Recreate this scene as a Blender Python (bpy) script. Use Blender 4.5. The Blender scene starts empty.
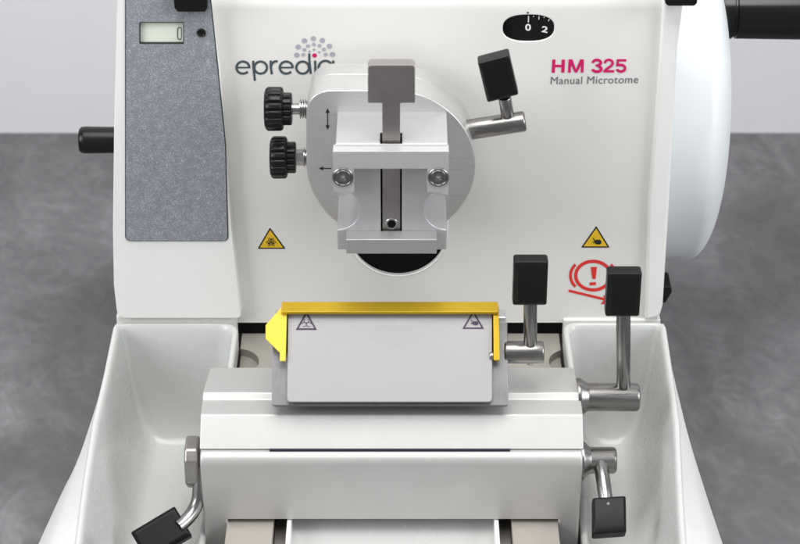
import bpy, bmesh, math, random
from mathutils import Vector, Matrix
random.seed(7)
S = 0.0006                      # one working unit = 0.6 mm
PITCH, DIST, F = math.radians(31), 2000.0, 2000.0
SC = bpy.context.scene
COL = SC.collection
FWD = Vector((0, math.cos(PITCH), -math.sin(PITCH)))
UP = Vector((0, math.sin(PITCH), math.cos(PITCH)))
RIGHT = Vector((1, 0, 0))
CAM = -FWD * DIST

def ray(px, py):
    return FWD * F + RIGHT * (px - 400) + UP * (272 - py)
def hit(px, py, p, n):          # measured point on a given real plane (working units)
    d = ray(px, py); p = Vector(p); n = Vector(n)
    return CAM + d * ((p - CAM).dot(n) / d.dot(n))
def pY(px, py, Y): return hit(px, py, (0, Y, 0), (0, 1, 0))
def pZ(px, py, Z): return hit(px, py, (0, 0, Z), (0, 0, 1))
def xz(pts, Y): return [(pY(a, b, Y).x, pY(a, b, Y).z) for a, b in pts]
def xy(pts, Z): return [(pZ(a, b, Z).x, pZ(a, b, Z).y) for a, b in pts]

# ------------------------------------------------------------------ materials
MATS = {}
def newmat(name, col, rough=.5, metal=0., coat=0., spec=.5):
    m = bpy.data.materials.new(name); m.use_nodes = True
    b = m.node_tree.nodes['Principled BSDF']
    b.inputs['Base Color'].default_value = (*col, 1)
    b.inputs['Roughness'].default_value = rough
    b.inputs['Metallic'].default_value = metal
    b.inputs['Coat Weight'].default_value = coat
    b.inputs['Specular IOR Level'].default_value = spec
    MATS[name] = m
    return m, m.node_tree, b
def texco(nt, scale=(1, 1, 1)):
    tc = nt.nodes.new('ShaderNodeTexCoord'); mp = nt.nodes.new('ShaderNodeMapping')
    mp.inputs['Scale'].default_value = scale
    nt.links.new(tc.outputs['Object'], mp.inputs[0]); return mp.outputs[0]
def noise(nt, vec, scale, detail=3, rough=.5, dist=0.):
    n = nt.nodes.new('ShaderNodeTexNoise')
    n.inputs['Scale'].default_value = scale; n.inputs['Detail'].default_value = detail
    n.inputs['Roughness'].default_value = rough; n.inputs['Distortion'].default_value = dist
    nt.links.new(vec, n.inputs['Vector']); return n.outputs['Fac']
def ramp(nt, fac, stops):
    r = nt.nodes.new('ShaderNodeValToRGB'); e = r.color_ramp.elements
    while len(e) < len(stops): e.new(.5)
    for k, (p, c) in enumerate(stops):
        e[k].position = p; e[k].color = (*c, 1) if len(c) == 3 else c
    nt.links.new(fac, r.inputs[0]); return r.outputs[0]
def maprange(nt, fac, a, b, c, d):
    r = nt.nodes.new('ShaderNodeMapRange')
    for i, v in enumerate((a, b, c, d)): r.inputs[i + 1].default_value = v
    nt.links.new(fac, r.inputs[0]); return r.outputs[0]
def bump(nt, b, fac, strength, dist=.0002):
    n = nt.nodes.new('ShaderNodeBump'); n.inputs['Strength'].default_value = strength
    n.inputs['Distance'].default_value = dist
    nt.links.new(fac, n.inputs['Height']); nt.links.new(n.outputs[0], b.inputs['Normal'])
def tint(nt, b, fac, c0, c1, lo=.3, hi=.7):
    nt.links.new(ramp(nt, fac, [(lo, c0), (hi, c1)]), b.inputs['Base Color'])

def paint(name, col, rough, coat=0., bs=.06, spec=.5, vary=.03):
    m, nt, b = newmat(name, col, rough, 0, coat, spec)
    v = texco(nt)
    tint(nt, b, noise(nt, v, 22, 4), tuple(c * (1 - vary) for c in col), col)
    nt.links.new(maprange(nt, noise(nt, v, 60, 5), .3, .7, rough * .95, rough * 1.06), b.inputs['Roughness'])
    bump(nt, b, noise(nt, v, 2600, 2), bs)
    return m
paint('white_plastic', (.78, .772, .745), .38)
paint('column_plastic', (.86, .86, .84), .36)
paint('wheel_plastic', (.76, .795, .81), .42)
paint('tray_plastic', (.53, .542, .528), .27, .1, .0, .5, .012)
paint('skirt_plastic', (.86, .87, .86), .35)
paint('black_plastic', (.007, .007, .007), .30, 0, .1, .30, .2)
paint('black_satin', (.007, .007, .007), .40, 0, .12, .22, .2)
paint('black_gloss', (.004, .004, .004), .22, 0, .02)
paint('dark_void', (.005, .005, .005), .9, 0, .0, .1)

def metal(name, col, rough, stretch=(1, 1, 1), scale=500, bs=.12, vary=.12, metallic=1., rv=.25):
    m, nt, b = newmat(name, col, rough, metallic)
    v = texco(nt, stretch)
    f = noise(nt, v, scale, 4, .6)
    f2 = noise(nt, texco(nt), 45, 4, .6)
    tint(nt, b, f2, tuple(c * (1 - vary) for c in col), col)
    nt.links.new(maprange(nt, f, .3, .7, rough * (1 - rv), rough * (1 + rv)), b.inputs['Roughness'])
    bump(nt, b, f, bs, .00015)
    return m
metal('aluminium', (.56, .56, .57), .40, (.03, 1, 1), 3500, .10, .05, .6)
metal('aluminium_disc', (.61, .61, .60), .38, (.02, 1, 1), 3600, .16, .08, .65, .35)
metal('yoke_aluminium', (.60, .60, .61), .42, (.03, 1, 1), 3500, .08, .04, .5)
metal('satin_aluminium', (.78, .78, .79), .46, (1, 1, 1), 2500, .10, .06)
metal('silver_base', (.545, .54, .53), .47, (1, 1, 1), 3000, .12, .05, .55)
metal('jaw_steel', (.45, .45, .45), .42, (.04, 1, 1), 3000, .08, .05, .6)
metal('plate_grey', (.37, .365, .37), .50, (.06, 1, 1), 2200, .06, .03, .45)
metal('steel', (.29, .283, .275), .30, (.04, 1, 1), 1600, .12, .1)
metal('steel_key', (.45, .43, .41), .42, (1, 1, 1), 1500, .12, .22)
metal('steel_back', (.30, .295, .305), .45, (1, .08, .08), 1800, .2, .25)
metal('steel_bright', (.46, .455, .45), .28, (1, 1, 1), 1500, .1)
metal('stem_steel', (.33, .325, .32), .26, (1, 1, .03), 2600, .06)
metal('guide_metal', (.45, .42, .38), .5, (.08, 1, 1), 2500, .1, .08, .4)
metal('cast_beige', (.43, .41, .365), .5, (1, .1, .1), 1500, .12, .12, .35)
metal('warm_metal', (.50, .42, .35), .5, (1, 1, 1), 900, .1, .15, .4)
metal('yellow_anodised', (.60, .395, .025), .36, (.1, 1, 1), 2500, .06, .04, .6)
paint('yellow_bright', (.74, .57, .05), .42, 0, .05, .5, .02)

# speckled grey instrument panel
m, nt, b = newmat('speckled_grey', (.2, .2, .22), .55)
v = texco(nt)
n1 = noise(nt, v, 1250, 3, .8); n2 = noise(nt, v, 240, 3, .6)
mx = nt.nodes.new('ShaderNodeMix'); mx.data_type = 'FLOAT'; mx.inputs[0].default_value = .2
nt.links.new(n1, mx.inputs[2]); nt.links.new(n2, mx.inputs[3])
c = ramp(nt, mx.outputs[0], [(.34, (.17, .185, .205)), (.50, (.25, .265, .295)), (.58, (.34, .355, .39)), (.68, (.62, .63, .68))])
nt.links.new(c, b.inputs['Base Color']); bump(nt, b, n1, .25, .0002)

# mottled grey photographic cloth on the table
m, nt, b = newmat('grey_cloth', (.14, .14, .15), .85, spec=.2)
v = texco(nt)
dv = nt.nodes.new('ShaderNodeMapping'); dv.inputs['Scale'].default_value = (1.15, .75, 1); dv.inputs['Rotation'].default_value = (0, 0, .5)
nt.links.new(v, dv.inputs[0])
a1 = noise(nt, dv.outputs[0], 8, 5, .55, 1.0)
a2 = noise(nt, dv.outputs[0], 32, 5, .58, 2.2)
wv = nt.nodes.new('ShaderNodeTexWave'); wv.wave_type = 'RINGS'
wv.inputs['Scale'].default_value = 26; wv.inputs['Distortion'].default_value = 14
wv.inputs['Detail'].default_value = 4; wv.inputs['Detail Scale'].default_value = 1.2
nt.links.new(dv.outputs[0], wv.inputs['Vector'])
mx = nt.nodes.new('ShaderNodeMix'); mx.data_type = 'FLOAT'; mx.inputs[0].default_value = .28
nt.links.new(a1, mx.inputs[2]); nt.links.new(a2, mx.inputs[3])
mx2 = nt.nodes.new('ShaderNodeMix'); mx2.data_type = 'FLOAT'; mx2.inputs[0].default_value = .025
nt.links.new(mx.outputs[0], mx2.inputs[2]); nt.links.new(wv.outputs['Fac'], mx2.inputs[3])
c = ramp(nt, mx2.outputs[0], [(.32, (.09, .088, .092)), (.48, (.122, .119, .125)), (.58, (.158, .155, .162)), (.72, (.24, .236, .245))])
nt.links.new(c, b.inputs['Base Color']); bump(nt, b, noise(nt, v, 1500, 2), .3, .0004)
paint('wall_paint', (.665, .655, .675), .8, 0, .05, .2, .015)
newmat('slot_ink', (.012, .01, .03), .5)
paint('lcd', (.80, .86, .74), .25, .3, 0, .5, .04)
paint('lcd_digit', (.10, .12, .10), .4)
for n_, c_ in (('ink_slate', (.062, .085, .10)), ('ink_magenta', (.62, .005, .13)), ('ink_lilac', (.42, .39, .47)),
               ('ink_grey', (.14, .165, .18)), ('ink_red', (.72, .03, .025)), ('ink_black', (.012, .012, .012)),
               ('ink_white', (.75, .75, .75)), ('ink_yellow', (.78, .50, .02)), ('ink_violet', (.045, .025, .06)),
               ('ink_brown', (.25, .15, .02)), ('ink_smoke', (.22, .20, .24))):
    newmat(n_, c_, .5)

# ------------------------------------------------------------------ mesh helpers (working units in, metres out)
WL = {}
def link(name, verts, faces, mat, parent=None, bevel=0., seg=3, sharp=32, smooth=True):
    vs = [Vector(v) for v in verts]
    lo = Vector([min(v[i] for v in vs) for i in range(3)]); hi = Vector([max(v[i] for v in vs) for i in range(3)])
    c = (lo + hi) / 2
    me = bpy.data.meshes.new(name)
    me.from_pydata([tuple((v - c) * S) for v in vs], [], faces)
    bm = bmesh.new(); bm.from_mesh(me)
    bmesh.ops.recalc_face_normals(bm, faces=bm.faces[:]); bm.to_mesh(me); bm.free()
    me.materials.append(MATS[mat])
    o = bpy.data.objects.new(name, me); COL.objects.link(o)
    WL[o.name] = c
    if parent is not None:
        o.parent = parent; o.location = (c - WL[parent.name]) * S
    else: o.location = c * S
    if smooth:
        me.shade_smooth()
        if not bevel: me.set_sharp_from_angle(angle=math.radians(sharp))
    if bevel:
        md = o.modifiers.new('bevel', 'BEVEL'); md.width = bevel * S; md.segments = seg
        md.limit_method = 'ANGLE'; md.angle_limit = math.radians(28); md.harden_normals = True
    return o
def prism(name, pts, origin, u, v, w, depth, mat, parent=None, bevel=0., **k):
    origin, u, v, w = map(Vector, (origin, u, v, w))
    n = len(pts)
    a = [origin + u * p[0] + v * p[1] for p in pts]
    vs = a + [q + w * depth for q in a]
    fs = [list(range(n)), list(range(2 * n - 1, n - 1, -1))] + [[i, (i + 1) % n, n + (i + 1) % n, n + i] for i in range(n)]
    return link(name, vs, fs, mat, parent, bevel, **k)
def prY(name, pts, y0, y1, mat, parent=None, bevel=0., **k):    # outline in (x, z)
    return prism(name, pts, (0, y0, 0), (1, 0, 0), (0, 0, 1), (0, 1, 0), y1 - y0, mat, parent, bevel, **k)
def prX(name, pts, x0, x1, mat, parent=None, bevel=0., **k):    # outline in (y, z)
    return prism(name, pts, (x0, 0, 0), (0, 1, 0), (0, 0, 1), (1, 0, 0), x1 - x0, mat, parent, bevel, **k)
def box(name, x0, x1, y0, y1, z0, z1, mat, parent=None, bevel=0., **k):
    return prY(name, [(x0, z0), (x1, z0), (x1, z1), (x0, z1)], y0, y1, mat, parent, bevel, **k)
def roundp(pts, rs, n=6):
    out = []; N = len(pts)
    if not hasattr(rs, '__len__'): rs = [rs] * N
    for i in range(N):
        p = Vector(pts[i]); a = Vector(pts[i - 1]) - p; c = Vector(pts[(i + 1) % N]) - p; r = rs[i]
        if r <= 0: out.append(tuple(p)); continue
        ang = a.angle(c); t = min(r / math.tan(ang / 2), a.length * .49, c.length * .49)
        p0, p2 = p + a.normalized() * t, p + c.normalized() * t
        for k in range(n + 1):
            s = k / n; out.append(tuple(p0 * (1 - s) ** 2 + p * 2 * s * (1 - s) + p2 * s * s))
    return out
def ring_frames(d):
    d = Vector(d).normalized(); a = Vector((0, 0, 1)) if abs(d.z) < .9 else Vector((1, 0, 0))
    u = d.cross(a).normalized(); return d, u, d.cross(u).normalized()
def lathe(name, p, d, prof, mat, parent=None, seg=48, sharp=32, flute=None, bevel=0.):
    p = Vector(p); d, u, v = ring_frames(d); vs = []; fs = []
    for t, r in prof:
        for k in range(seg):
            a = 2 * math.pi * k / seg
            rr = r * (1 + (flute(a, t) if flute else 0))
            vs.append(p + d * t + (u * math.cos(a) + v * math.sin(a)) * max(rr, 1e-3))
    m_ = len(prof)
    for i in range(m_ - 1):
        for k in range(seg):
            k2 = (k + 1) % seg
            fs.append([i * seg + k, i * seg + k2, (i + 1) * seg + k2, (i + 1) * seg + k])
    fs.append(list(range(seg))); fs.append(list(range((m_ - 1) * seg, m_ * seg)))
    return link(name, vs, fs, mat, parent, bevel, sharp=sharp)
def rod(name, a, b_, r, mat, parent=None, c=1.2, seg=40):
    a, b_ = Vector(a), Vector(b_); L = (b_ - a).length
    return lathe(name, a, b_ - a, [(0, r - c), (c * .4, r - c * .3), (c, r), (L - c, r), (L - c * .4, r - c * .3), (L, r - c)], mat, parent, seg, sharp=50)
def tube(name, path, r, mat, parent=None, seg=24):
    path = [Vector(q) for q in path]; vs = []; fs = []
    ref = Vector((0, 1, .3)).normalized()
    for i, q in enumerate(path):
        t = (path[min(i + 1, len(path) - 1)] - path[max(i - 1, 0)]).normalized()
        u = t.cross(ref).normalized(); v = t.cross(u).normalized()
        for k in range(seg):
            a = 2 * math.pi * k / seg; vs.append(q + (u * math.cos(a) + v * math.sin(a)) * r)
    for i in range(len(path) - 1):
        for k in range(seg):
            k2 = (k + 1) % seg; fs.append([i * seg + k, i * seg + k2, (i + 1) * seg + k2, (i + 1) * seg + k])
    fs.append(list(range(seg))); fs.append(list(range((len(path) - 1) * seg, len(path) * seg)))
    return link(name, vs, fs, mat, parent, sharp=50)
def bez(p0, p1, p2, n=14):
    p0, p1, p2 = Vector(p0), Vector(p1), Vector(p2)
    return [p0 * (1 - s) ** 2 + p1 * 2 * s * (1 - s) + p2 * s * s for s in [k / n for k in range(n + 1)]]
def cut(o, cutters):
    """carve real openings, then drop the cutters"""
    mods = [(m_.width, m_.segments) for m_ in o.modifiers if m_.type == 'BEVEL']
    for m_ in list(o.modifiers): o.modifiers.remove(m_)
    for c_ in cutters:
        md = o.modifiers.new('cut', 'BOOLEAN'); md.object = c_; md.operation = 'DIFFERENCE'; md.solver = 'EXACT'
    bpy.context.view_layer.update()
    dg = bpy.context.evaluated_depsgraph_get()
    me = bpy.data.meshes.new_from_object(o.evaluated_get(dg))
    for m_ in list(o.modifiers): o.modifiers.remove(m_)
    old = o.data; o.data = me; me.name = old.name
    me.materials.clear(); me.materials.append(old.materials[0])
    for p_ in me.polygons: p_.material_index = 0
    for c_ in cutters: bpy.data.objects.remove(c_)
    me.shade_smooth()
    if mods:
        md = o.modifiers.new('bevel', 'BEVEL'); md.width, md.segments = mods[0]
        md.limit_method = 'ANGLE'; md.angle_limit = math.radians(28); md.harden_normals = True
    else: me.set_sharp_from_angle(angle=math.radians(32))
    return o
def thing(name, loc, label, cat):
    o = bpy.data.objects.new(name, None); COL.objects.link(o); o.location = Vector(loc) * S
    WL[o.name] = Vector(loc); o['label'] = label; o['category'] = cat; o.empty_display_size = .02
    return o

# flat marks (print) : shapes listed in a local 2D frame and mapped on a real plane by f(a, b) -> Vector
class Ink:
    def __init__(s, f): s.f = f; s.v = []; s.fc = []; s.k = 1
    def up(s):
        s.k += 1; return -FWD * (.012 * s.k)
    def poly(s, pts):
        n = len(s.v); e = s.up(); s.v += [s.f(*p) + e for p in pts]; s.fc.append(list(range(n, n + len(pts))))
    def strip(s, L, R):
        n = len(s.v); m_ = len(L); e = -FWD * (.012 * s.k); s.k += 1; s.v += [s.f(*p) + e for p in L] + [s.f(*p) + e for p in R]
        for i in range(m_ - 1): s.fc.append([n + i, n + i + 1, n + m_ + i + 1, n + m_ + i])
    def line(s, pts, w):
        L = []; R = []
        for i, p in enumerate(pts):
            a = pts[max(i - 1, 0)]; c = pts[min(i + 1, len(pts) - 1)]
            dx, dy = c[0] - a[0], c[1] - a[1]; l = math.hypot(dx, dy) or 1
            L.append((p[0] - dy / l * w / 2, p[1] + dx / l * w / 2)); R.append((p[0] + dy / l * w / 2, p[1] - dx / l * w / 2))
        s.strip(L, R)
    def arc(s, cx, cy, rx, ry, a0, a1, w, n=28):
        s.line([(cx + rx * math.cos(math.radians(a0 + (a1 - a0) * k / n)), cy + ry * math.sin(math.radians(a0 + (a1 - a0) * k / n))) for k in range(n + 1)], w)
    def disc(s, cx, cy, r, ry=None, n=20):
        ry = ry or r
        s.poly([(cx + r * math.cos(2 * math.pi * k / n), cy + ry * math.sin(2 * math.pi * k / n)) for k in range(n)])
    def tri(s, A, B, C, w):   # outlined triangle
        g = ((A[0] + B[0] + C[0]) / 3, (A[1] + B[1] + C[1]) / 3)
        inn = [(p[0] + (g[0] - p[0]) * w, p[1] + (g[1] - p[1]) * w) for p in (A, B, C)]
        P3 = [A, B, C]
        for i in range(3):
            j = (i + 1) % 3; s.poly([P3[i], P3[j], inn[j], inn[i]])
    def make(s, name, mat, parent):
        # flat faces, oriented to the viewer side
        vs = s.v; c = sum((Vector(q) for q in vs), Vector()) / len(vs)
        me = bpy.data.meshes.new(name); me.from_pydata([tuple((Vector(q) - c) * S) for q in vs], [], s.fc)
        me.materials.append(MATS[mat]); o = bpy.data.objects.new(name, me); COL.objects.link(o)
        WL[o.name] = c; o.parent = parent; o.location = (c - WL[parent.name]) * S
        return o
def onY(Y, ox=0, oy=0, k=1.):       # reading (zoomed) photo coordinates laid on the plane y = Y
    return lambda a, b: pY(ox + a / k, oy + b / k, Y)
def text_mesh(txt, width, height, bold=0., sp=1.):
    cu = bpy.data.curves.new('lettering', 'FONT'); cu.body = txt; cu.size = 1; cu.offset = bold; cu.space_character = sp
    cu.resolution_u = 6
    t = bpy.data.objects.new('lettering', cu); COL.objects.link(t)
    bpy.context.view_layer.update()
    me = bpy.data.meshes.new_from_object(t.evaluated_get(bpy.context.evaluated_depsgraph_get()))
    bpy.data.objects.remove(t); bpy.data.curves.remove(cu)
    xs = [v.co.x for v in me.vertices]; ys = [v.co.y for v in me.vertices]
    x0, x1, y0, y1 = min(xs), max(xs), min(ys), max(ys)
    for v in me.vertices:
        v.co.x = (v.co.x - x0) / (x1 - x0) * width; v.co.y = (v.co.y - y0) / (y1 - y0) * height
    return me
def lettering(txt, c0, c1, c2, Y, mat, parent, bold=0., sp=1., name='lettering'):
    """c0 lower left, c1 lower right, c2 upper left in photo pixels on the plane y = Y"""
    a, b_, c_ = pY(*c0, Y), pY(*c1, Y), pY(*c2, Y)
    me = text_mesh(txt, 1, 1, bold, sp)
    for v in me.vertices: v.co = (a + (b_ - a) * v.co.x + (c_ - a) * v.co.y) * S
    c = sum((v.co for v in me.vertices), Vector()) / len(me.vertices)
    for v in me.vertices: v.co -= c
    me.materials.clear(); me.materials.append(MATS[mat])
    o = bpy.data.objects.new(name, me); COL.objects.link(o)
    WL[o.name] = c / S; o.parent = parent; o.location = c - WL[parent.name] * S
    return o

# ------------------------------------------------------------------ setting
TZ = -250.0
def plane(name, vs, mat, kind='structure'):
    o = link(name, vs, [[0, 1, 2, 3]], mat); o['kind'] = kind; return o
wallY = pZ(400, 133, TZ).y
tb = plane('tabletop', [(-2600, -2600, TZ), (2600, -2600, TZ), (2600, wallY, TZ), (-2600, wallY, TZ)], 'grey_cloth')
plane('wall', [(-4000, wallY + 4, TZ - 900), (4000, wallY + 4, TZ - 900), (4000, wallY + 4, 2200), (-4000, wallY + 4, 2200)], 'wall_paint')

# ------------------------------------------------------------------ microtome body
M = thing('microtome', (0, 120, TZ), 'white manual microtome with grey speckled control strip and black hand crank', 'microtome')
zb = pY(400, 323, 0).z                      # bottom of the front panel
zt = pY(400, 9, 0).z                        # where the top starts curving back
prof = [(0, zb), (0, zt)]
for k in range(1, 9):
    a = math.radians(62 * k / 8); prof.append((26 * (1 - math.cos(a)), zt + 26 * math.sin(a)))
l = prof[-1]; prof += [(l[0] + 90, l[1] + 40), (300, l[1] + 52), (300, zb)]
fx0, fx1 = -186, pY(646.5, 321, 0).x
fp = prX('front_panel', prof, fx0, fx1, 'white_plastic', M, bevel=1.0)
# travel slot behind the clamp, and the oval dial window
cs = pY(398, 234, 0); rs_ = pY(446, 234, 0).x - cs.x
slot = [(cs.x + rs_ * math.cos(math.radians(180 + 180 * k / 28)), cs.z + rs_ * math.sin(math.radians(180 + 180 * k / 28))) for k in range(29)]
slot += [(cs.x + rs_ * math.cos(math.radians(180 * k / 28)), cs.z + 95 + rs_ * math.sin(math.radians(180 * k / 28))) for k in range(29)]
dc = pY(528.5, 28.3, 0); dw = (pY(554.5, 28, 0).x - pY(503, 28, 0).x) / 2; dh = (pY(528, 15, 0).z - pY(528, 41.5, 0).z) / 2
oval = []
for k in range(48):
    a = 2 * math.pi * k / 48
    e = 2 / 2.5
    oval.append((dc.x + dw * math.copysign(abs(math.cos(a)) ** e, math.cos(a)), dc.z + dh * math.copysign(abs(math.sin(a)) ** e, math.sin(a))))
cut(fp, [prY('c1', slot, -30, 5, 'dark_void'), prY('c2', oval, -30, 10, 'dark_void')])
def loop_ring(name, pts, w, y0, y1, mat, parent, bevel=.6):      # flat frame that follows an outline
    n = len(pts); c = (sum(p[0] for p in pts) / n, sum(p[1] for p in pts) / n); out = []
    for i in range(n):
        a, b_ = pts[i - 1], pts[(i + 1) % n]; dx, dz = b_[0] - a[0], b_[1] - a[1]; L = math.hypot(dx, dz)
        out.append((pts[i][0] + dz / L * w, pts[i][1] - dx / L * w))
    vs = [(p[0], y0, p[1]) for p in pts] + [(p[0], y0, p[1]) for p in out] + [(p[0], y1, p[1]) for p in pts] + [(p[0], y1, p[1]) for p in out]
    fs = []
    for i in range(n):
        j = (i + 1) % n
        fs += [[i, j, n + j, n + i], [2 * n + i, 3 * n + i, 3 * n + j, 2 * n + j], [n + i, n + j, 3 * n + j, 3 * n + i], [i, 2 * n + i, 2 * n + j, j]]
    return link(name, vs, fs, mat, parent, bevel, seg=2)
loop_ring('opening_trim', slot, 2.2, -.7, 3, 'column_plastic', M, 1.0)
prY('opening_dark', [(p[0] * .995 + cs.x * .005, p[1]) for p in slot], 3.6, 4.8, 'dark_void', M)  # black sheet close behind the opening stands in for its dark depth
# dial
dial = prY('feed_dial', oval, 1.2, 9, 'black_gloss', M)
g = Ink(onY(.8, 485, 0, 8.89))
g.line([(387, 142), (386, 200)], 9); g.line([(432, 140), (431, 152)], 6); g.line([(480, 146), (478, 176)], 7); g.line([(528, 150), (524, 160)], 6); g.line([(572, 172), (562, 190)], 7)
g.make('scale_marks', 'ink_white', dial)
lettering('0', (525.2, 30.9), (531, 30.9), (525.2, 24.0), .75, 'ink_white', dial, .03, name='numeral')
lettering('2', (541.2, 32.0), (547.2, 33.2), (542.4, 25.8), .75, 'ink_white', dial, .03, name='numeral')
g = Ink(onY(-.35)); g.disc(527.8, 12.9, 1.1, .9); g.make('index_mark', 'ink_black', M)

# left column and right trim, standing a little proud of the panel
cl = xz([(105, -60), (204, -60), (208.5, 0), (220, 80), (231.5, 225), (239.5, 300), (241.5, 318.5), (117.5, 318.5), (113.8, 285), (112.8, 230), (114, 130), (117, 0)], -14)
co = prY('control_column', roundp(cl, [0, 0, 0, 0, 60, 30, 5, 10, 30, 30, 60, 0]), -14, 300, 'column_plastic', M, bevel=7, seg=5)
tr = xz([(668, -60), (699, -60), (684, 0), (677.5, 50), (669.5, 200), (663, 306), (660, 317), (645, 321), (648.5, 200), (656, 112), (660.5, 50), (663.5, 0)], -7)
prY('side_trim', tr, -7, 300, 'column_plastic', M, bevel=3.5, seg=4)
lwr = pZ(400, 331, zb - 16)
box('base_casting', -280, 240, 14, 296, TZ + 8, zb + 6, 'white_plastic', M, 2)
box('base_ledge', pY(117, 318, -4).x, pY(237, 318, -4).x, -9, 20, zb - 22, zb + 14, 'white_plastic', M, 2)
box('base_ledge', pY(563.5, 318, -4).x, pY(661, 318, -4).x, -3, 20, zb - 22, zb + 6, 'white_plastic', M, 2)
for fx in (-255, 220):
    for fy in (40, 270): lathe('rubber_foot', (fx, fy, TZ), (0, 0, 1), [(0, 15), (7, 15), (8.2, 13)], 'black_satin', M, 24)

# speckled control strip set into the column, with counter window and button
cpY = -14.9
cp = roundp(xz([(126, -50), (205, -50), (210, 0), (217.5, 70), (225, 145), (227.5, 240.3), (126, 240.3)], -14.5), [0, 0, 0, 40, 40, 5, 5])
strip = prY('control_strip', cp, -15.2, -12, 'speckled_grey', M, bevel=.5, seg=2)
sg = loop_ring('strip_gap', cp[::-1], -1.0 if False else 1.0, -14.6, -12, 'ink_slate', strip, .2)  # dark frame put in to stand for the gap round the strip
win = roundp(xz([(139.3, 22), (184, 22), (184, 44.3), (139.3, 44.3)], -15.2), 1.5)
cut(strip, [prY('c', win, -30, 30, 'dark_void')])
cut(co, [prY('c', win, -30, -10.5, 'dark_void')])
dsp = prY('counter_display', win, -11.6, -10.6, 'lcd', strip)
loop_ring('window_frame', win[::-1], -.8, -15.0, -11.4, 'ink_black', dsp, .1)
g = Ink(onY(-11.9, 120, 0, 7.27)); g.line([(442, 200), (424, 202), (418, 214), (418, 272), (424, 284), (440, 288)], 7); g.line([(442, 200), (446, 212), (446, 276), (440, 288)], 5)
g.make('digit', 'lcd_digit', dsp)
bc = pY(201.4, 32.6, -15.2)
lathe('button', bc + Vector((0, .6, 0)), (0, -1, 0), [(0, 4.2), (1.6, 4.2), (2.2, 3.4), (1.4, 2.2), (1.5, .1)], 'black_satin', strip, 28)
prY('cover_clip', roundp(xz([(172, -20), (209, -20), (207.6, 8), (205, 11.6), (178, 11.6), (174.5, 8)], -22), 2), -24, -14.6, 'black_plastic', M, bevel=1.5)
prY('cover_clip', roundp(xz([(664, -20), (698, -20), (697, 3), (694, 5.6), (668, 5.6), (665, 3)], -22), 2), -24, -6, 'black_plastic', M, bevel=1.5)

# hand wheel with crank grip, right side ; coarse feed grip, left side
wY = 190.0; wc = pY(672, 102, wY); kx = (pY(700, 102, wY).x - pY(600, 102, wY).x) / 100
R = 158 * kx
pr = [(-34, R * .90), (-31, R * .95), (-25, R * .98), (-23, R * .985), (-21.5, R * .997), (-19, R)]
for k_ in range(61):
    q_ = math.cos(k_ / 60 * math.pi / 2) ** .8
    pr.append(((14 + 33.5 * max(1 - q_ ** 3.0, 0) ** .5) * kx, max(R * q_, .1)))
pr = [p for i_, p in enumerate(pr) if i_ < 6 or p[0] > pr[5][0] + .3]
hw = lathe('hand_wheel', wc, (1, 0, 0), pr, 'wheel_plastic', M, 128, sharp=28)
gc = pY(712, 12, wY); hz = gc.z
gp = [(0, 16), (4, 26), (6, 27.5), (20, 27.5), (21, 26), (23, 26), (24, 27.5), (120, 29), (150, 27), (158, 18), (159, .1)]
lathe('crank_grip', gc, (1, 0, 0), gp, 'black_gloss', hw, 64, 40)
lc = pY(113, 140, 120)
lathe('feed_grip', lc + Vector((8, 0, 0)), (-1, 0, 0), [(0, 13.5), (36, 14.0), (40, 13.6), (42, 12), (42.5, .1)], 'black_plastic', M, 48, 40)
sc_ = pY(664, 290, 60)
prY('lock_catch', roundp([(sc_.x - 10, sc_.z + 10), (sc_.x + 6, sc_.z + 10), (sc_.x + 7, sc_.z + 3), (sc_.x + 1, sc_.z - 10), (sc_.x - 10, sc_.z - 10)], 2), 50, 80, 'black_plastic', M, bevel=1.5)

# printed marks on the panel
IY = -.35
g = Ink(onY(IY, 230, 30, 6.957)); W = 15.5
def ee(cx):
    g.arc(cx, 262, 45, 42, 0, -318, W); g.line([(cx - 40, 262), (cx + 50, 262)], 11)
ee(90)
g.arc(213, 262, 44, 42, 0, 360, W); g.line([(162, 214), (163, 262), (173, 354)], W)
g.line([(283, 213), (284, 262), (291, 308)], W); g.arc(320, 258, 34, 40, 190, 290, W)
ee(391)
g.arc(505, 262, 44, 42, 0, 360, W); g.line([(551, 164), (553, 230), (562, 306)], W)
g.line([(592, 213), (594, 306)], W)
g.arc(664, 262, 48, 47, 180, 540, W); g.line([(718, 213), (720, 306)], W)
g.make('brand_lettering', 'ink_slate', M)
g = Ink(onY(IY, 230, 30, 6.957))
for x_, y_ in ((465, 175), (475, 118), (518, 75), (580, 60), (642, 72), (692, 112), (713, 170)): g.disc(x_, y_, 18, 17)
for x_, y_ in ((510, 173), (518, 138), (543, 112), (583, 101), (622, 110), (653, 135), (666, 170)): g.disc(x_, y_, 12.5, 12)
for x_, y_ in ((585, 137), (620, 155), (553, 150)): g.disc(x_, y_, 8, 7.5)
g.make('brand_dots', 'ink_lilac', M)
g = Ink(onY(IY, 230, 30, 6.957)); g.disc(588, 178, 16, 15); g.make('brand_dot', 'ink_magenta', M)
g = Ink(onY(IY, 540, 50, 7.27))
def bar(x0, y0, x1, y1, w): g.poly([(x0 - w / 2, y0), (x0 + w / 2, y0), (x1 + w / 2, y1), (x1 - w / 2, y1)])
bar(101, 70, 96, 166, 23); bar(170, 70, 166, 165, 23); g.poly([(96, 108), (170, 108), (170, 126), (96, 126)])
bar(218, 69, 213, 165, 20); bar(309, 69, 306, 164, 20)
g.poly([(209, 69), (236, 69), (270, 164), (252, 164)]); g.poly([(318, 69), (292, 69), (252, 164), (270, 164)])
g.arc(414, 92, 28, 19, -190, 70, 20, 24); g.arc(414, 138, 31, 20, -75, 175, 21, 24); g.poly([(404, 104), (428, 106), (428, 121), (404, 121)])
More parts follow.
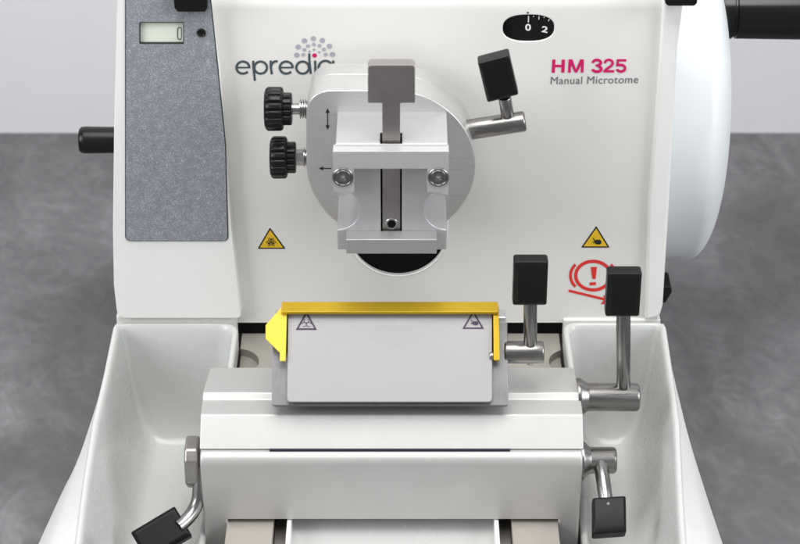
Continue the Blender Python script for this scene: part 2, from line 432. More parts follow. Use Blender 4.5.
g.arc(500, 95, 28, 23, -185, 25, 18, 24); g.line([(527, 100), (518, 116), (500, 128), (480, 142), (470, 156)], 18); g.poly([(461, 147), (540, 147), (538, 164), (459, 164)])
g.poly([(560, 68), (628, 67), (626, 84), (560, 85)]); g.poly([(558, 68), (576, 68), (570, 118), (552, 121)]); g.arc(588, 133, 30, 24, -125, 165, 19, 24)
g.make('model_lettering', 'ink_magenta', M)
lettering('Manual Microtome', (550.5, 84.4), (638, 83.2), (551, 76.9), IY, 'ink_grey', M, 0, 1.05, 'model_lettering')

def biohazard(g, cx, cy, r, solid=True):
    if not solid: g.disc(cx, cy, r * .2)
    for k in range(3):
        a = math.radians(-90 + 120 * k + 180)
        x_, y_ = cx + r * .62 * math.cos(a), cy - r * .62 * math.sin(a) * .9
        d0 = math.degrees(math.atan2(y_ - cy, x_ - cx))
        g.arc(x_, y_, r * .55, r * .5, d0 + 35, d0 + 325, r * .13, 18)
        x2, y2 = cx + r * .55 * math.cos(a), cy - r * .55 * math.sin(a) * .9
        n_ = Vector((math.cos(a), -math.sin(a))); t_ = Vector((-n_.y, n_.x))
        if solid: g.poly([tuple(Vector((cx, cy)) + n_ * r * .12), tuple(Vector((cx, cy)) + n_ * r * .75 + t_ * r * .36), tuple(Vector((cx, cy)) + n_ * r * .75 - t_ * r * .36)])
def crush(g, cx, cy, r):          # hand caught by a roller
    g.disc(cx + r * .45, cy + r * .05, r * .58, r * .58, 14)
    g.poly([(cx - r * .75, cy - r * .25), (cx - r * .2, cy - r * .55), (cx + r * .35, cy - r * .4), (cx + r * .35, cy + r * .55), (cx - r * .1, cy + r * .6), (cx - r * .55, cy + r * .3)])
    g.line([(cx - r * .6, cy - r * .3), (cx - r * .95, cy - r * .95)], r * .2)
    g.line([(cx - r * .3, cy + r * .1), (cx - r * 1.1, cy + r * .1)], r * .2)
def inset(A, B, C, w):
    q = ((A[0] + B[0] + C[0]) / 3, (A[1] + B[1] + C[1]) / 3)
    return [(p[0] + (q[0] - p[0]) * w, p[1] + (q[1] - p[1]) * w) for p in (A, B, C)]
for (A, B, C), fn, lab in ((((269.9, 227.6), (257.6, 248.8), (285.6, 248.8)), biohazard, 'yellow biohazard warning triangle'),
                      (((596.3, 226), (581.1, 247.6), (609.7, 247.6)), crush, 'yellow crushing hazard warning triangle')):
    A, B, C = [tuple(p) for p in (A, B, C)]
    g = Ink(onY(-.30)); g.poly(roundp([A, B, C], .6)); st = g.make('warning_sticker', 'ink_black', M); st['label'] = lab
    g = Ink(onY(-.55)); g.poly(inset(A, B, C, .17)); g.make('sticker_field', 'ink_yellow', st)
    g = Ink(onY(-.80)); cx, cy = (A[0] + B[0] + C[0]) / 3, (A[1] + B[1] + C[1]) / 3
    if fn is biohazard: fn(g, cx, cy + .4, 4.6)
    else: fn(g, cx + 1.4, cy + 1.5, 4.2)
    g.make('pictogram', 'ink_black', st)
g = Ink(onY(IY, 560, 215, 5.725))
g.arc(190, 347, 100, 82, 0, 360, 18.5, 60)
g.arc(190, 347, 130, 100, 141, 219, 16); g.arc(190, 347, 130, 100, -39, 39, 16)
g.poly([(176, 298), (211, 297), (204, 366), (185, 366)]); g.poly([(170, 386), (206, 384), (206, 401), (170, 403)])
g.line([(50, 433), (290, 491)], 14); g.poly([(246, 456), (318, 500), (232, 512), (256, 482)])
g.make('brake_symbol', 'ink_red', M)

# ------------------------------------------------------------------ specimen clamp
CY = -85.0
SP = thing('specimen_clamp', tuple(pY(391, 168, -20)), 'aluminium specimen clamp on a round plate with screw knobs and T key', 'specimen clamp')
ctr = pY(391, 167, CY); Rd = pY(475.5, 167, CY).x - ctr.x
def dshape(r, x_l):
    pts = [(ctr.x + r * math.cos(math.radians(a)), ctr.z + r * math.sin(math.radians(a))) for a in range(-180, 91, 5)]
    pts = [(max(x_, ctr.x - Rd + max(0, (ctr.z - 18 - z_)) * .52 + (Rd - r)), z_) if x_ < ctr.x - Rd * .3 else (x_, z_) for x_, z_ in pts]
    top = ctr.z + r
    cr = roundp([(ctr.x, top), (x_l, top), (x_l, ctr.z)], [0, 26, 0], 8)
    return pts + cr[1:-1]
dsk = prY('clamp_disc', dshape(Rd, ctr.x - Rd + 1), CY, CY + 35, 'aluminium_disc', SP, bevel=1.3)
prY('disc_flange', dshape(Rd - .8, ctr.x - Rd + 2.2), CY + 36.3, -25, 'aluminium_disc', SP, bevel=1.0)
prY('disc_groove', dshape(Rd - 3, ctr.x - Rd + 4.5), CY + 33, CY + 38, 'steel', SP)
lathe('mount_neck', (ctr.x, -25.5, ctr.z - 8), (0, 1, 0), [(0, 34), (29, 34)], 'black_satin', SP, 48)
# direction arrows engraved on the plate
g = Ink(onY(CY - .3))
g.line([(327.6, 111.5), (327.6, 127)], 1.0); g.poly([(327.6, 108.4), (325.4, 113), (329.8, 113)]); g.poly([(327.6, 130), (325.4, 125.4), (329.8, 125.4)])
g.make('arrow_mark', 'ink_black', dsk); g = Ink(onY(CY - .3))
g.line([(322, 168.6), (331.5, 168.6)], 1.0); g.poly([(318.8, 168.6), (323.2, 166.6), (323.2, 170.6)])
g.make('arrow_mark', 'ink_black', dsk)
# jaw body
JY0, JY1 = -84, -147
bt = pY(400, 151.4, -160).z
jl, jr = pY(336.6, 200, JY1).x, pY(447.2, 200, JY1).x
jb = pY(400, 249.8, JY1).z
sl, sr = pY(380.6, 200, JY1).x, pY(401.9, 200, JY1).x
jt = bt + 1.0
jaw = prX('jaw_body', [(JY0, jb), (JY1, jb), (JY1, jt), (JY0, jt)], jl, jr, 'aluminium', SP, bevel=.9)
scz = pY(336, 209.5, JY1).z
def ball(x):
    return lathe('c', (x, JY1 - 21, scz), (0, 1, 0), [(0.01, .2)] + [(21 - 23 * math.cos(math.radians(a)), 23 * math.sin(math.radians(a))) for a in range(40, 140, 4)] + [(42, .2)], 'aluminium', None, 64)
def dish(x):    # cutter : cone + cylinder gives the bright scalloped hand grips
    return lathe('c', (x, JY1 - 3, scz), (0, 1, 0), [(0, 21), (90, 21)], 'aluminium', None, 96)
cut(jaw, [box('c', sl, sr, JY1 - 20, -127, jb - 20, jt + 20, 'aluminium'), dish(jl - .3), dish(jr + .3)])
# dark guide channel behind the key
box('guide_channel', sl - .2, sr + .2, -128.4, -126.5, jb + 1, jt + .1, 'dark_void', SP)
# front yoke with two ears
yl, yr = pY(333, 160, -160).x, pY(448.8, 160, -160).x
yb = pY(400, 168.9, -160).z; eb = pY(400, 192.5, -160).z
e1, e2 = pY(354, 180, -160).x, pY(427.3, 180, -160).x
yk = prY('clamp_yoke', [(yl, bt), (yl, eb + 2), (yl + 6, eb - 1), (yl + 6, eb), (e1, eb), (e1, yb), (e2, yb), (e2, eb), (yr - 6, eb), (yr - 6, eb - 1), (yr, eb - 3), (yr, bt)], -160, -147.2, 'yoke_aluminium', SP, bevel=.9)
prX('clamp_yoke_top', [(-149.5, bt - 3), (-149.5, bt + 1.2), (-147.3, bt + 1.2), (-147.3, bt - 3)], yl + 1.5, yr - 1.5, 'aluminium', yk, bevel=.5).name = 'top_lip'
for sx in (343, 438.3):
    c_ = pY(sx, 176.8, -160)
    sw = lathe('screw', c_ + Vector((0, 2, 0)), (0, -1, 0), [(0, 9.4), (3.1, 9.4), (3.7, 8.7), (3.5, 7.6), (3.1, 7.2), (3.5, 6.8), (3.5, 3.1), (2.0, 2.9), (2.0, .1)], 'steel', SP, 40, 25)
    lathe('socket', c_ + Vector((0, .1, 0)), (0, -1, 0), [(0, 3.4), (.6, 3.2), (.4, 1.6), (1.2, .1)], 'steel_bright', sw, 6, 20)
# T key standing in the channel
KY = -144.5
k = [(367.9, 65.4), (415, 65.4), (415, 103), (401.2, 103), (401.2, 236.8), (382.2, 236.8), (382.2, 103), (367.9, 103)]
kp = roundp(xz(k, KY), [4, 4, 1.2, .8, 0, 0, .8, 1.2], 6)
kx0, kx1 = sl + 1.6, sr - 1.6
kp = [(max(min(x_, kx1), kx0), z_) if z_ < pY(400, 103.5, KY).z else (x_, z_) for x_, z_ in kp]
key = prY('clamp_key', kp, KY, KY + 13, 'steel_key', SP, bevel=.8)
kc = pY(391.6, 223.6, KY)
lathe('pivot_screw', kc + Vector((0, 1, 0)), (0, -1, 0), [(0, 5.8), (1.6, 5.8), (2.0, 5.3), (2.0, 4.1), (.9, 3.9), (.9, .1)], 'steel_bright', key, 32, 25)
lathe('screw_recess', kc + Vector((0, .3, 0)), (0, -1, 0), [(0, 3.9), (1.0, 3.9)], 'dark_void', key, 6, 25)
# lower jaw plate
pl_, pr_ = pY(346, 245, -163).x, pY(436.8, 245, -163).x
lj = prY('lower_jaw', [(pl_, pY(0, 253.8, -163).z), (pr_, pY(0, 253.8, -163).z), (pr_, pY(0, 239.6, -163).z), (pl_, pY(0, 239.6, -163).z)], -163, -147.2, 'jaw_steel', SP, bevel=.7)
# knurled knobs with threaded spindles
for (kx_, ky_, kr, tip, collar, hexm) in ((264.8, 109, 20.4, 307.6, 292, 0), (270.4, 157.5, 19.9, 308.5, 296, 1)):
    kY = -58.0
    a = pY(kx_, ky_, kY); s = 1 / ((pY(100, ky_, kY).x - pY(0, ky_, kY).x) / 100); q = lambda px: (px - kx_) / s
    body = collar - 8.5
    kn = lathe('thumb_knob', a, (1, 0, 0), [(0, kr * .80), (1.2, kr * .93), (3.2, kr), (q(body) - 2.5, kr * .995), (q(body) - .8, kr * .95), (q(body), kr * .86), (q(body) + .2, kr * .74), (q(collar) - 1, kr * .74), (q(collar), kr * .68), (q(collar), .1)],
               'black_plastic', SP, 144, 40, flute=lambda an, t: -.085 * max(0, math.cos(an * 16)) ** 3 if t < 30 and t > .1 else 0)
    L = q(tip); c2 = q(collar)
    if hexm: lathe('lock_nut', a + Vector((c2 - 1, 0, 0)), (1, 0, 0), [(0, 6.8), (.6, 7.6), (8, 7.6), (8.8, 6.8)], 'steel_bright', kn, 6, 20)
    th = [(c2 - 1, 5.2), (c2 + 7, 5.2)]; t = c2 + 7; th.append((t, 7.2))
    while t < L + 2:
        th += [(t + .5, 9.0), (t + 1.2, 9.0), (t + 1.9, 6.6), (t + 2.3, 6.6)]; t += 2.3
    th += [(t, .1)]
    lathe('threaded_spindle', a, (1, 0, 0), th, 'steel_bright', kn, 40, 20)

def lever_knob(name, c, r, u, w, h, d, cham, mat, parent, ends=None):
    """chamfered black grip: c centre of front face, r right, u up; front face inset by cham=(side, top, bottom)"""
    c, r, u = Vector(c), Vector(r).normalized(), Vector(u).normalized()
    n = r.cross(u).normalized()      # towards the viewer
    s_, t_, b_ = cham
    def rect(x0, x1, y0, y1, z): return [c + r * x + u * y + n * z for x, y in ((x0, y0), (x1, y0), (x1, y1), (x0, y1))]
    L = [rect(-w / 2 + s_, w / 2 - s_, -h / 2 + b_, h / 2 - t_, 0), rect(-w / 2, w / 2, -h / 2, h / 2, -max(s_, 3) * .8), rect(-w / 2, w / 2, -h / 2, h / 2, -d + 3), rect(-w / 2 + 2, w / 2 - 2, -h / 2 + 2, h / 2 - 2, -d)]
    vs = sum(L, []); fs = [[0, 1, 2, 3], [15, 14, 13, 12]]
    for i in range(3):
        for k_ in range(4): fs.append([i * 4 + k_, i * 4 + (k_ + 1) % 4, i * 4 + 4 + (k_ + 1) % 4, i * 4 + 4 + k_])
    return link(name, vs, fs, mat, parent, bevel=1.5, seg=4)

# clamp locking lever on the right
LY = -60.0
a = pY(470, 129.6, LY); b_ = pY(525.5, 121, LY)
lev = rod('locking_lever', a - (b_ - a).normalized() * 12, b_, 9.6, 'steel', SP, 1.8)
s0 = pY(508, 118, LY); s1 = pY(504.6, 97, LY - 2)
rod('lever_stem', s0, s1, 6.0, 'stem_steel', lev)
u_ = (pY(492.7, 58.5, LY - 14) - pY(502.7, 98.2, LY - 4)).normalized()
r_ = (pY(507.5, 55, LY - 14) - pY(478.5, 62.5, LY - 14)).normalized()
cf = pY(498.5, 80.5, LY - 14)
lever_knob('lever_knob', cf, r_, (u_ + Vector((0, .16, 0))), 29.5, 42, 19, (3, 9, 3), 'black_plastic', lev)

# ------------------------------------------------------------------ knife holder on its base
KH = thing('knife_holder', (0, -180, TZ), 'silver knife holder with yellow finger guard on a wide base with clamping levers', 'knife holder')
Ab = pY(400, 367.2, -130); zA = Ab.z
def hitdir(py, y, z, ang):       # next profile point on the line leaving (y, z) forward and down at ang
    n = Vector((0, -math.sin(ang), math.cos(ang)))   # normal of the slope
    n = Vector((0, -math.sin(ang), math.cos(ang)))
    q = hit(400, py, (0, y, z), n); return (q.y, q.z)
A_ = (Ab.y, zA); B_ = hitdir(392.6, *A_, math.radians(2)); C_ = hitdir(399.9, *B_, math.radians(44)); D_ = hitdir(414.6, *C_, math.radians(3)); E_ = hitdir(449.6, *D_, math.radians(46))
bx0 = pY(202.5, 392, B_[0]).x; bx1 = pY(581, 392, B_[0]).x
upper = prX('base_upper', [A_, B_, C_, D_, E_, (E_[0] + 40, E_[1]), (-128, E_[1])], bx0, bx1, 'silver_base', KH, bevel=1.2, seg=4)
for v_ in upper.data.vertices:
    if v_.co.y > (A_[0] - WL[upper.name].y) * S - .004 * 0 - 1e-4 and v_.co.z > 0: v_.co.x *= .975
# lower cover: rounded shoulder, near vertical front, side cheeks reach down
G = (E_[0] - 1.2, E_[1] - 1.0)
lowp = [(G[0] + 60, G[1]), (G[0] + 1, G[1])]
for k_ in range(1, 9):
    a = math.radians(72 * k_ / 8 + 8); lowp.append((G[0] + 1 - 13 * math.sin(a) * .75 - 0, G[1] - 13 * (1 - math.cos(a))))
zl = hitdir(521.5, lowp[-1][0], lowp[-1][1], math.radians(89))
lowp += [(lowp[-1][0] + 3.0, zl[1]), (lowp[-1][0] + 3.0, TZ + 4), (-128, TZ + 4), (-128, G[1])]
lx0, lx1 = pY(200.5, 455, G[0]).x, pY(582.3, 455, G[0]).x
lower = prX('base_lower', lowp, lx0, lx1, 'silver_base', KH, bevel=2.2, seg=4)
ax0, ax1 = pY(227.5, 522, zl[0]).x, pY(558.5, 522, zl[0]).x
cut(lower, [box('c', ax0, ax1, zl[0] - 60, -140, TZ - 10, zl[1], 'silver_base')])
sx0, sx1 = pY(269.5, 449, E_[0]).x, pY(510, 449, E_[0]).x
box('shadow_gap', lx0 + 2, lx1 - 2, E_[0] + 2.6, -132, E_[1] - 2, E_[1] + 1, 'steel_key', KH)
box('slide_slot', sx0, sx1, G[0] - .2, G[0] + 10, G[1] - .6, G[1] + 1.8, 'slot_ink', KH)
# feet blocks and dark guide slots that show below the cover
fy = zl[0] + 16
for a0, a1, mt in ((228.6, 274.8, 'guide_metal'), (510.5, 556.5, 'guide_metal'), ):
    x0_, x1_ = pY(a0, 530, fy).x, pY(a1, 530, fy).x
    box('guide_block', x0_, x1_, zl[0] - 260, -142, TZ + 3, zl[1] - 5, mt, KH, 1)
for a0, a1 in ((275.6, 287), (498, 510)):
    x0_, x1_ = pY(a0, 530, fy).x, pY(a1, 530, fy).x
    box('guide_rail', x0_, x1_, zl[0] - 260, -142, TZ + 3, zl[1] - 16, 'steel_key', KH, .8)
# inclined knife support and plates
P0 = Vector((0, -150, pY(400, 312, -150).z)); P1 = pY(400, 402, -207)
pn = Vector((1, 0, 0)).cross((P0 - P1)).normalized()      # plate normal
if pn.y > 0: pn = -pn
def onP(off): return lambda a, b: hit(a, b, P0 + pn * off, pn)
U = Vector((1, 0, 0)); V = (P0 - P1).normalized()
def pltpts(pts, off):
    o = P0 + pn * off; return [((onP(off)(a, b) - o).dot(U), (onP(off)(a, b) - o).dot(V)) for a, b in pts]
def plate(name, pts, off, th, mat, parent, rad=0, bevel=.6, **k_):
    pp = roundp(pltpts(pts, off), rad) if rad else pltpts(pts, off)
    return prism(name, pp, P0 + pn * off, U, V, -pn, th, mat, parent, bevel, **k_)
bkp = plate('backing_plate', [(272, 322), (507.5, 322), (508.3, 405.6), (271.8, 405.6)], -5, 7, 'steel_back', KH, 2, .7)
box_prof = [(P0.y + 8, P0.z - 14), (P0.y + 30, P0.z - 16), (P0.y + 34, zA - 1), (P1.y + 18, zA - 1)]
prX('holder_body', box_prof, pY(274, 340, -150).x, pY(506, 340, -150).x, 'satin_aluminium', KH, bevel=1.5)
hb = prX('clamp_block', [(P0.y + 4, P0.z - 8), (P0.y + 16, P0.z - 8), (P0.y + 26, P0.z - 34), (P0.y + 12, P0.z - 24), (P0.y + 1, P0.z - 15)], pY(288, 315, -150).x, pY(506.6, 315, -150).x, 'satin_aluminium', KH, bevel=1.4)
pp = plate('pressure_plate', [(288, 309), (492.2, 309), (492.0, 402), (287, 402)], 2.6, 3.2, 'plate_grey', KH, [1, 1, 4, 4], .7)
plate('guard_shadow_line', [(285.4, 309.5), (493.9, 309.5), (494.2, 352), (285.6, 352)], .9, 3, 'dark_void', KH, 0, .2)  # dark sheet added as the shadow line between guard and pressure plate
g = Ink(onP(2.95)); g.tri((306.5, 311.0), (295.8, 329.8), (316.9, 329.8), .26); biohazard(g, 306.4, 323.2, 4.3, False); wm = g.make('warning_mark', 'ink_violet', pp)
g = Ink(onP(2.95)); g.tri((473.2, 310.4), (462.3, 328.8), (484.1, 328.8), .24); crush(g, 474.6, 323.0, 3.7); g.make('warning_mark', 'ink_violet', pp)
# yellow finger guard: bar with cheek and arm
gd = prX('finger_guard', [(P0.y - 9, P0.z + 3.0), (P0.y - 10, P0.z + 6.4), (P0.y + 3, P0.z + 9.4), (P0.y + 4.0, P0.z + 6.6)], pY(281, 307, P0.y - 12).x, pY(498.6, 307, P0.y - 12).x, 'yellow_anodised', KH, bevel=.5)
barz = gd
pts_ck = [(287.0, 306.5), (285.8, 351.8), (285.4, 361.0), (279.8, 361.0), (279.8, 352.6), (265.6, 338.6), (265.6, 325), (281.5, 307)]
plate('guard_cheek', pts_ck, 6.6, 3.4, 'yellow_bright', gd, 1.0, .7)
plate('guard_arm', [(493.2, 305.5), (498.8, 305.5), (499.7, 360.5), (493.8, 360.5)], 6.6, 5, 'yellow_anodised', gd, 1.6, .7)
rod('guard_pivot', onP(1)(494, 356), onP(1)(489, 356), 4, 'steel_bright', gd)

# lever A: blade clamp, on the holder's right side
def lever(cyl0, cyl1, r, Y, stem_px, stem_y, knob_box, mat='steel', collar=None):
    a, b2 = pY(*cyl0, Y), pY(*cyl1, Y)
    L = rod('clamping_lever', a, b2, r, mat, KH, 1.8)
    return L, a, b2
LA = -166.0
a, b2 = pY(504, 352, LA), pY(543.7, 352, LA)
lv = rod('clamping_lever', a, b2, 10.6, 'steel', KH, 1.6)
rod('lever_stem', pY(530.3, 352, LA), pY(530.3, 296, LA), 6.2, 'stem_steel', lv)
rod('grub_screw', pY(530.3, 356, LA), pY(530.3, 364.5, LA), 3.2, 'steel_bright', lv)
kc = (pY(514.4, 285.5, LA - 9) + pY(547, 285.5, LA - 9)) / 2
lever_knob('lever_knob', kc, (1, 0, 0), (0, .04, 1), 31.0, (pY(0, 261, LA).z - pY(0, 304, LA).z), 20, (5, 9, 4), 'black_satin', lv)
# lever B: long clamp on the base side
LB = -160.0
a, b2 = pY(577, 397, LB), pY(639, 397, LB)
lx = b2.x - a.x
lv = lathe('clamping_lever', a, (1, 0, 0), [(0, 18.4), (2.5, 18.4), (4, 17.8), (9.5, 13.9), (11, 13.5), (lx - 3, 13.5), (lx - 1, 12.7), (lx, 11.2), (lx, .1)], 'steel', KH, 56, 25)
rod('lever_stem', pY(623.4, 395, LB), pY(623.4, 305, LB), 6.6, 'stem_steel', lv)
kc = (pY(607.7, 297, LB - 9) + pY(640.4, 297, LB - 9)) / 2
lever_knob('lever_knob', kc, (1, 0, 0), (0, .04, 1), 31.2, (pY(0, 273, LB).z - pY(0, 315.5, LB).z), 20, (5, 9, 4), 'black_satin', lv)
# lever C: short clamp that points forward
LC = -198.0
a, b2 = pY(580, 460.3, LC), pY(616, 460.3, LC); lx = b2.x - a.x
lv = lathe('clamping_lever', a, (1, 0, 0), [(0, 18.6), (2.5, 18.6), (4, 17.8), (8.5, 13.2), (10, 12.6), (lx - 3, 12.6), (lx - 1, 11.9), (lx, 10.6), (lx, .1)], 'steel', KH, 56, 25)
s0 = pY(600.5, 462, LC - 6); s1 = pY(607, 508, LC - 48)
rod('lever_stem', s0, s1, 6.6, 'stem_steel', lv)
u_ = (s0 - s1).normalized(); r_ = Vector((1, 0, 0)); r_ = (r_ - u_ * r_.dot(u_)).normalized()
kc = pY(609.6, 513.5, LC - 62)
kb = lever_knob('lever_knob', kc, r_, u_ + Vector((.12, 0, .0)), 31, 36, 17, (1.5, 1.5, 6), 'black_satin', lv)
nn = r_.cross(u_)
kc2 = kc - u_ * 15
lathe('knob_pin', kc + u_ * 10.0 - nn * .4, nn, [(0, 1.5), (.8, 1.3), (.9, .1)], 'ink_smoke', kb, 16)
# lever D: bent rod on the left side
LD = -200.0
hubc = pY(200, 461, LD)
hp = roundp([(-14, 22), (10, 22), (17, 12), (19, -14), (10, -25), (-9, -25), (-16, -8)], 5)
lv = prism('clamping_lever', [(p[0], p[1] * .95) for p in hp], (hubc.x - 13, hubc.y, hubc.z), (0, -1, 0), (0, 0, 1), (1, 0, 0), 13, 'steel_key', KH, 2.6, seg=4)
p0 = pY(200, 466, LD - 6); p1 = pY(199, 492, LD - 18); p2 = pY(198.5, 512, LD - 26); p3 = pY(178, 527, LD - 44)
tube('lever_stem', [p0 + (p1 - p0) * t for t in (0, .5)] + bez(p1, p2, p3, 16), 6.4, 'stem_steel', lv)
s1 = p3; u_ = (p2 - p3).normalized()
a1 = pY(176, 518.5, LD - 44); a2 = pY(140, 540, LD - 60)
u_ = (a1 - a2).normalized(); nrm = (-FWD + Vector((.0, 0, .4))).normalized(); r_ = u_.cross(nrm).normalized()
kc = pY(161, 533, LD - 50)
lever_knob('lever_knob', kc, r_, u_, 32, 47, 19, (3, 2, 2), 'black_satin', lv)

# bed casting between panel and holder
bedz = zb - 14
bed = box('bed_plate', pY(239, 350, -40).x, pY(562, 350, -40).x, -129, 13, bedz - 40, bedz, 'cast_beige', M, .8)
c1 = [lathe('c', (pZ(qx, 368, bedz).x, pZ(qx, 362, bedz).y, bedz - 9), (0, 0, 1), [(0, 25), (60, 25)], 'cast_beige', None, 48) for qx in (233, 575)]
cut(bed, c1)
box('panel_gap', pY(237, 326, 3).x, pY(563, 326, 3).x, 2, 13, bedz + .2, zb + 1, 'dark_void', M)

# ------------------------------------------------------------------ waste tray : two deep basins and a middle trough
WT = thing('waste_tray', (0, -230, TZ), 'pale glossy section waste tray wrapping both sides of the knife holder', 'waste tray')
RZ = pY(400, 322.5, -9).z
def basin(outer, inner, depth, parent, rad, wall=.30):
    """outer: world (x, y) rim outline; soft-walled bowl lofted inward"""
    nc, ns_ = 12, 10
    N = len(outer) * (nc + 1 + ns_)
    def resample(pts):          # same count on every corner and every straight, so rings line up
        pts = [Vector(p) for p in pts]; out = []; m_ = nc + 1; c_n = len(pts) // m_
        for c_ in range(c_n):
            g_ = pts[c_ * m_:(c_ + 1) * m_]; nx = pts[((c_ + 1) % c_n) * m_]
            out += g_ + [g_[-1].lerp(nx, (k + 1) / (ns_ + 1)) for k in range(ns_)]
        return out
    def offset(d):
        # inward offset of the straight-edged outline, then rounding and resampling
        P = [Vector(p) for p in outer]; n = len(P)
        ar = sum(P[i].x * P[(i + 1) % n].y - P[(i + 1) % n].x * P[i].y for i in range(n)); sg_ = 1 if ar > 0 else -1
        out = []
        for i in range(n):
            a = (P[i] - P[i - 1]).normalized(); b = (P[(i + 1) % n] - P[i]).normalized()
            na = Vector((-a.y, a.x)) * sg_; nb = Vector((-b.y, b.x)) * sg_
            m_ = (na + nb); m_ = m_ / max(m_.length_squared / 2, .3)
            out.append(P[i] + m_ * d)
        return out
    rings = []
    for d, z, k in ((0.2, -22, 0), (0, -2.5, 0), (.9, -.7, 0), (2.4, 0, 0), (4.4, -.3, 0), (5.6, -1.5, 0), (7.2, -6, 0), (9, -18, 0), (12, -40, 0), (14.5, -65, 2), (18, -88, 5), (22, -106, 8), (28, -119, 12), (34, -126, 16), (40, -128, 18)):
        zz = z if z > -20 else z * depth / 128 if d > 1 else z
        q = resample(roundp([tuple(p) for p in offset(d)], [max(r - d * .5, 3) + k * .8 for r in rad], 12))
        ring = []
        for p in q:
            sy = min(max((-128 - p.y) / 70, 0), 1); sy = sy * sy * (3 - 2 * sy)
            sx = min(max(1 - abs(p.x - inner) / 60, 0), 1); sx = sx * sx * (3 - 2 * sx)
            ring.append((p.x, p.y, RZ + zz - max(0, 100 * sy * sx - max(-zz - 20, 0) * .75 * sy * sx)))
        rings.append(ring)
    vs = sum(rings, []); fs = []
    for i in range(len(rings) - 1):
        for k in range(N): fs.append([i * N + k, i * N + (k + 1) % N, (i + 1) * N + (k + 1) % N, (i + 1) * N + k])
    fs.append([(len(rings) - 1) * N + k for k in range(N)])
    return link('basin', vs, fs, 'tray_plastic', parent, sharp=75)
def rim(pts): return [pZ(a, b_, RZ) for a, b_ in pts]
fr = [pZ(60, 640, RZ).xy, pZ(205, 640, RZ).xy]
bi0, bi1 = lx0 + 1.0, lx1 + 3.0
xb0, xb1 = pZ(239.5, 321.5, RZ).x, pZ(562, 321.5, RZ).x
yf = pZ(60, 640, RZ).y
L_out = [tuple(pZ(239.5, 321.5, RZ).xy)] + [tuple(pZ(a, b_, RZ).xy) for a, b_ in ((114, 321.5), (103, 375), (92, 421), (82.5, 480), (74, 545), (64, 640))] + [(bi0, yf), (bi0, -165), (xb0, -112)]
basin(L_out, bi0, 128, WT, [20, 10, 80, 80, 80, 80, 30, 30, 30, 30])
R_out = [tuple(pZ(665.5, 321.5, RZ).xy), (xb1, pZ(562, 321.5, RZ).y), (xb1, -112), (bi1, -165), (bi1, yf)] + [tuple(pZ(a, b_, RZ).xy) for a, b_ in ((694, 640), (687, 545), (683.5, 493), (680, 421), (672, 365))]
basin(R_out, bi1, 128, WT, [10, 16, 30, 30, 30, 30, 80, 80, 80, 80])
# outer skirts: from the rim the side wall spreads outwards and drops to the table
def skirt(rimpx, outpx, ZL, parent):
    a = [pZ(p, q, RZ - 1.2) for p, q in rimpx]; b_ = [pZ(p, q, ZL) for p, q in outpx]
    n = 40
    def samp(c):
        r = []; 
        for k in range(n + 1):
            t = k / n * (len(c) - 1); i = min(int(t), len(c) - 2); r.append(c[i].lerp(c[i + 1], t - i))
        for _ in range(3):
            r = [r[0]] + [(r[i - 1] + r[i] * 2 + r[i + 1]) / 4 for i in range(1, n)] + [r[-1]]
        return r
    a, b_ = samp(a), samp(b_); sg_ = 1 if a[0].x > 0 else -1
    c = [Vector((q.x + sg_ * 1.5, q.y, TZ + 2)) for q in b_]
    m1 = [p.lerp(q, .5) + Vector((sg_ * .5, 0, 3)) for p, q in zip(a, b_)]
    inn = [Vector((p.x - sg_ * 3.5, p.y, p.z - 4)) for p in a]
    rows = [inn, a, m1, b_, c, [Vector((q.x - sg_ * 10, q.y, q.z)) for q in c]]
    vs = sum(rows, []); fs = []; w = n + 1
    for i in range(len(rows) - 1):
        for k in range(n): fs.append([i * w + k, i * w + k + 1, (i + 1) * w + k + 1, (i + 1) * w + k])
    o = link('outer_skirt', vs, fs, 'skirt_plastic', parent, sharp=60)
    return o
skirt([(116, 323.5), (104.2, 375), (93.2, 421), (83.7, 480), (75.2, 545), (65, 640)], [(112, 392), (96.5, 421), (81, 455), (62, 492), (38, 545), (-10, 650)], -150, WT)
skirt([(663.8, 323.5), (671, 365), (679, 421), (682.5, 493), (686, 545), (693, 640)], [(668, 392), (682, 421), (698, 468), (709, 503), (723, 545), (760, 650)], -150, WT)
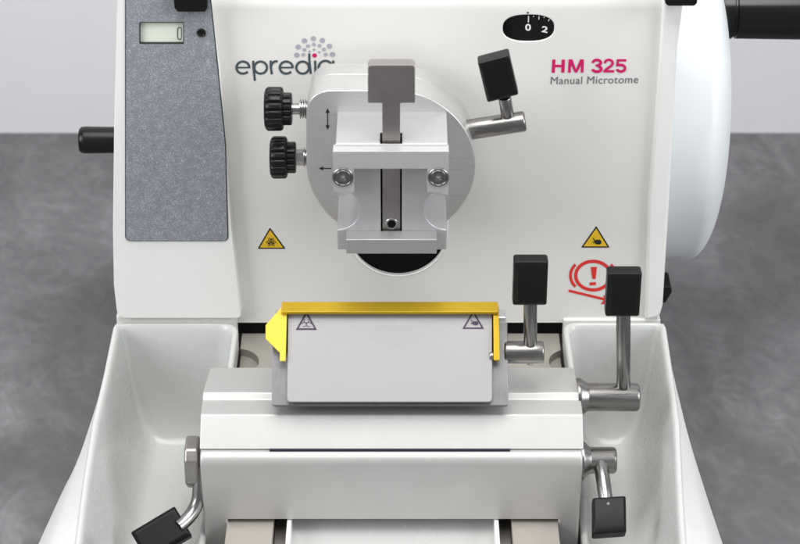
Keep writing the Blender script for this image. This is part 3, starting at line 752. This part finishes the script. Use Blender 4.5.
# middle trough under the knife holder
ty = zl[0] + 30
tx0, tx1 = pY(289.5, 535, ty).x, pY(496.5, 535, ty).x
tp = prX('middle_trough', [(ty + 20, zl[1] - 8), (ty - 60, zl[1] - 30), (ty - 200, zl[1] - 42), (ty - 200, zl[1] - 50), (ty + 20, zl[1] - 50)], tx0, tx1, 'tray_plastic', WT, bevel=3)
for x_ in (tx0, tx1 - 4): prX('trough_wall', [(ty + 20, zl[1] - 2), (ty - 200, zl[1] - 2), (ty - 200, zl[1] - 50), (ty + 20, zl[1] - 50)], x_, x_ + 4, 'column_plastic', WT, bevel=1.2)

# ------------------------------------------------------------------ lamps : soft boxes of a product shot
def softbox(name, loc, aim, sx, sy, power, col=(1, 1, 1)):
    L = bpy.data.lights.new(name, 'AREA'); L.shape = 'RECTANGLE'; L.size = sx; L.size_y = sy; L.energy = power; L.color = col
    o = bpy.data.objects.new(name, L); COL.objects.link(o); o.location = loc
    o.rotation_euler = (Vector(aim) - Vector(loc)).to_track_quat('-Z', 'Y').to_euler()
    return o
softbox('overhead_softbox', (0, -.35, 1.45), (0, -.05, 0), 1.25, 1.0, 25.5, (1, .99, .97))
softbox('left_softbox', (-1.5, -.9, .9), (0, 0, 0), 1.0, 1.0, 22, (.99, .99, 1))
softbox('right_softbox', (1.6, -.7, .8), (0, 0, 0), 1.0, 1.0, 20, (.97, .985, 1))
W_ = bpy.data.worlds.new('World'); SC.world = W_; W_.use_nodes = True
bg = W_.node_tree.nodes['Background']; bg.inputs[0].default_value = (.93, .95, 1, 1); bg.inputs[1].default_value = .28

cam = bpy.data.cameras.new('camera'); co_ = bpy.data.objects.new('camera', cam); COL.objects.link(co_)
co_.location = CAM * S; co_.rotation_euler = (math.pi / 2 - PITCH, 0, 0)
cam.sensor_width = 36; cam.lens = 36 * F / 800; cam.clip_start = .05; cam.clip_end = 50
cam.dof.use_dof = True; cam.dof.aperture_fstop = 13; cam.dof.focus_distance = (DIST - 70) * S
SC.camera = co_
SC.view_settings.view_transform = 'Standard'; SC.view_settings.look = 'None'; SC.view_settings.gamma = 1
SC.view_settings.exposure = 0.0
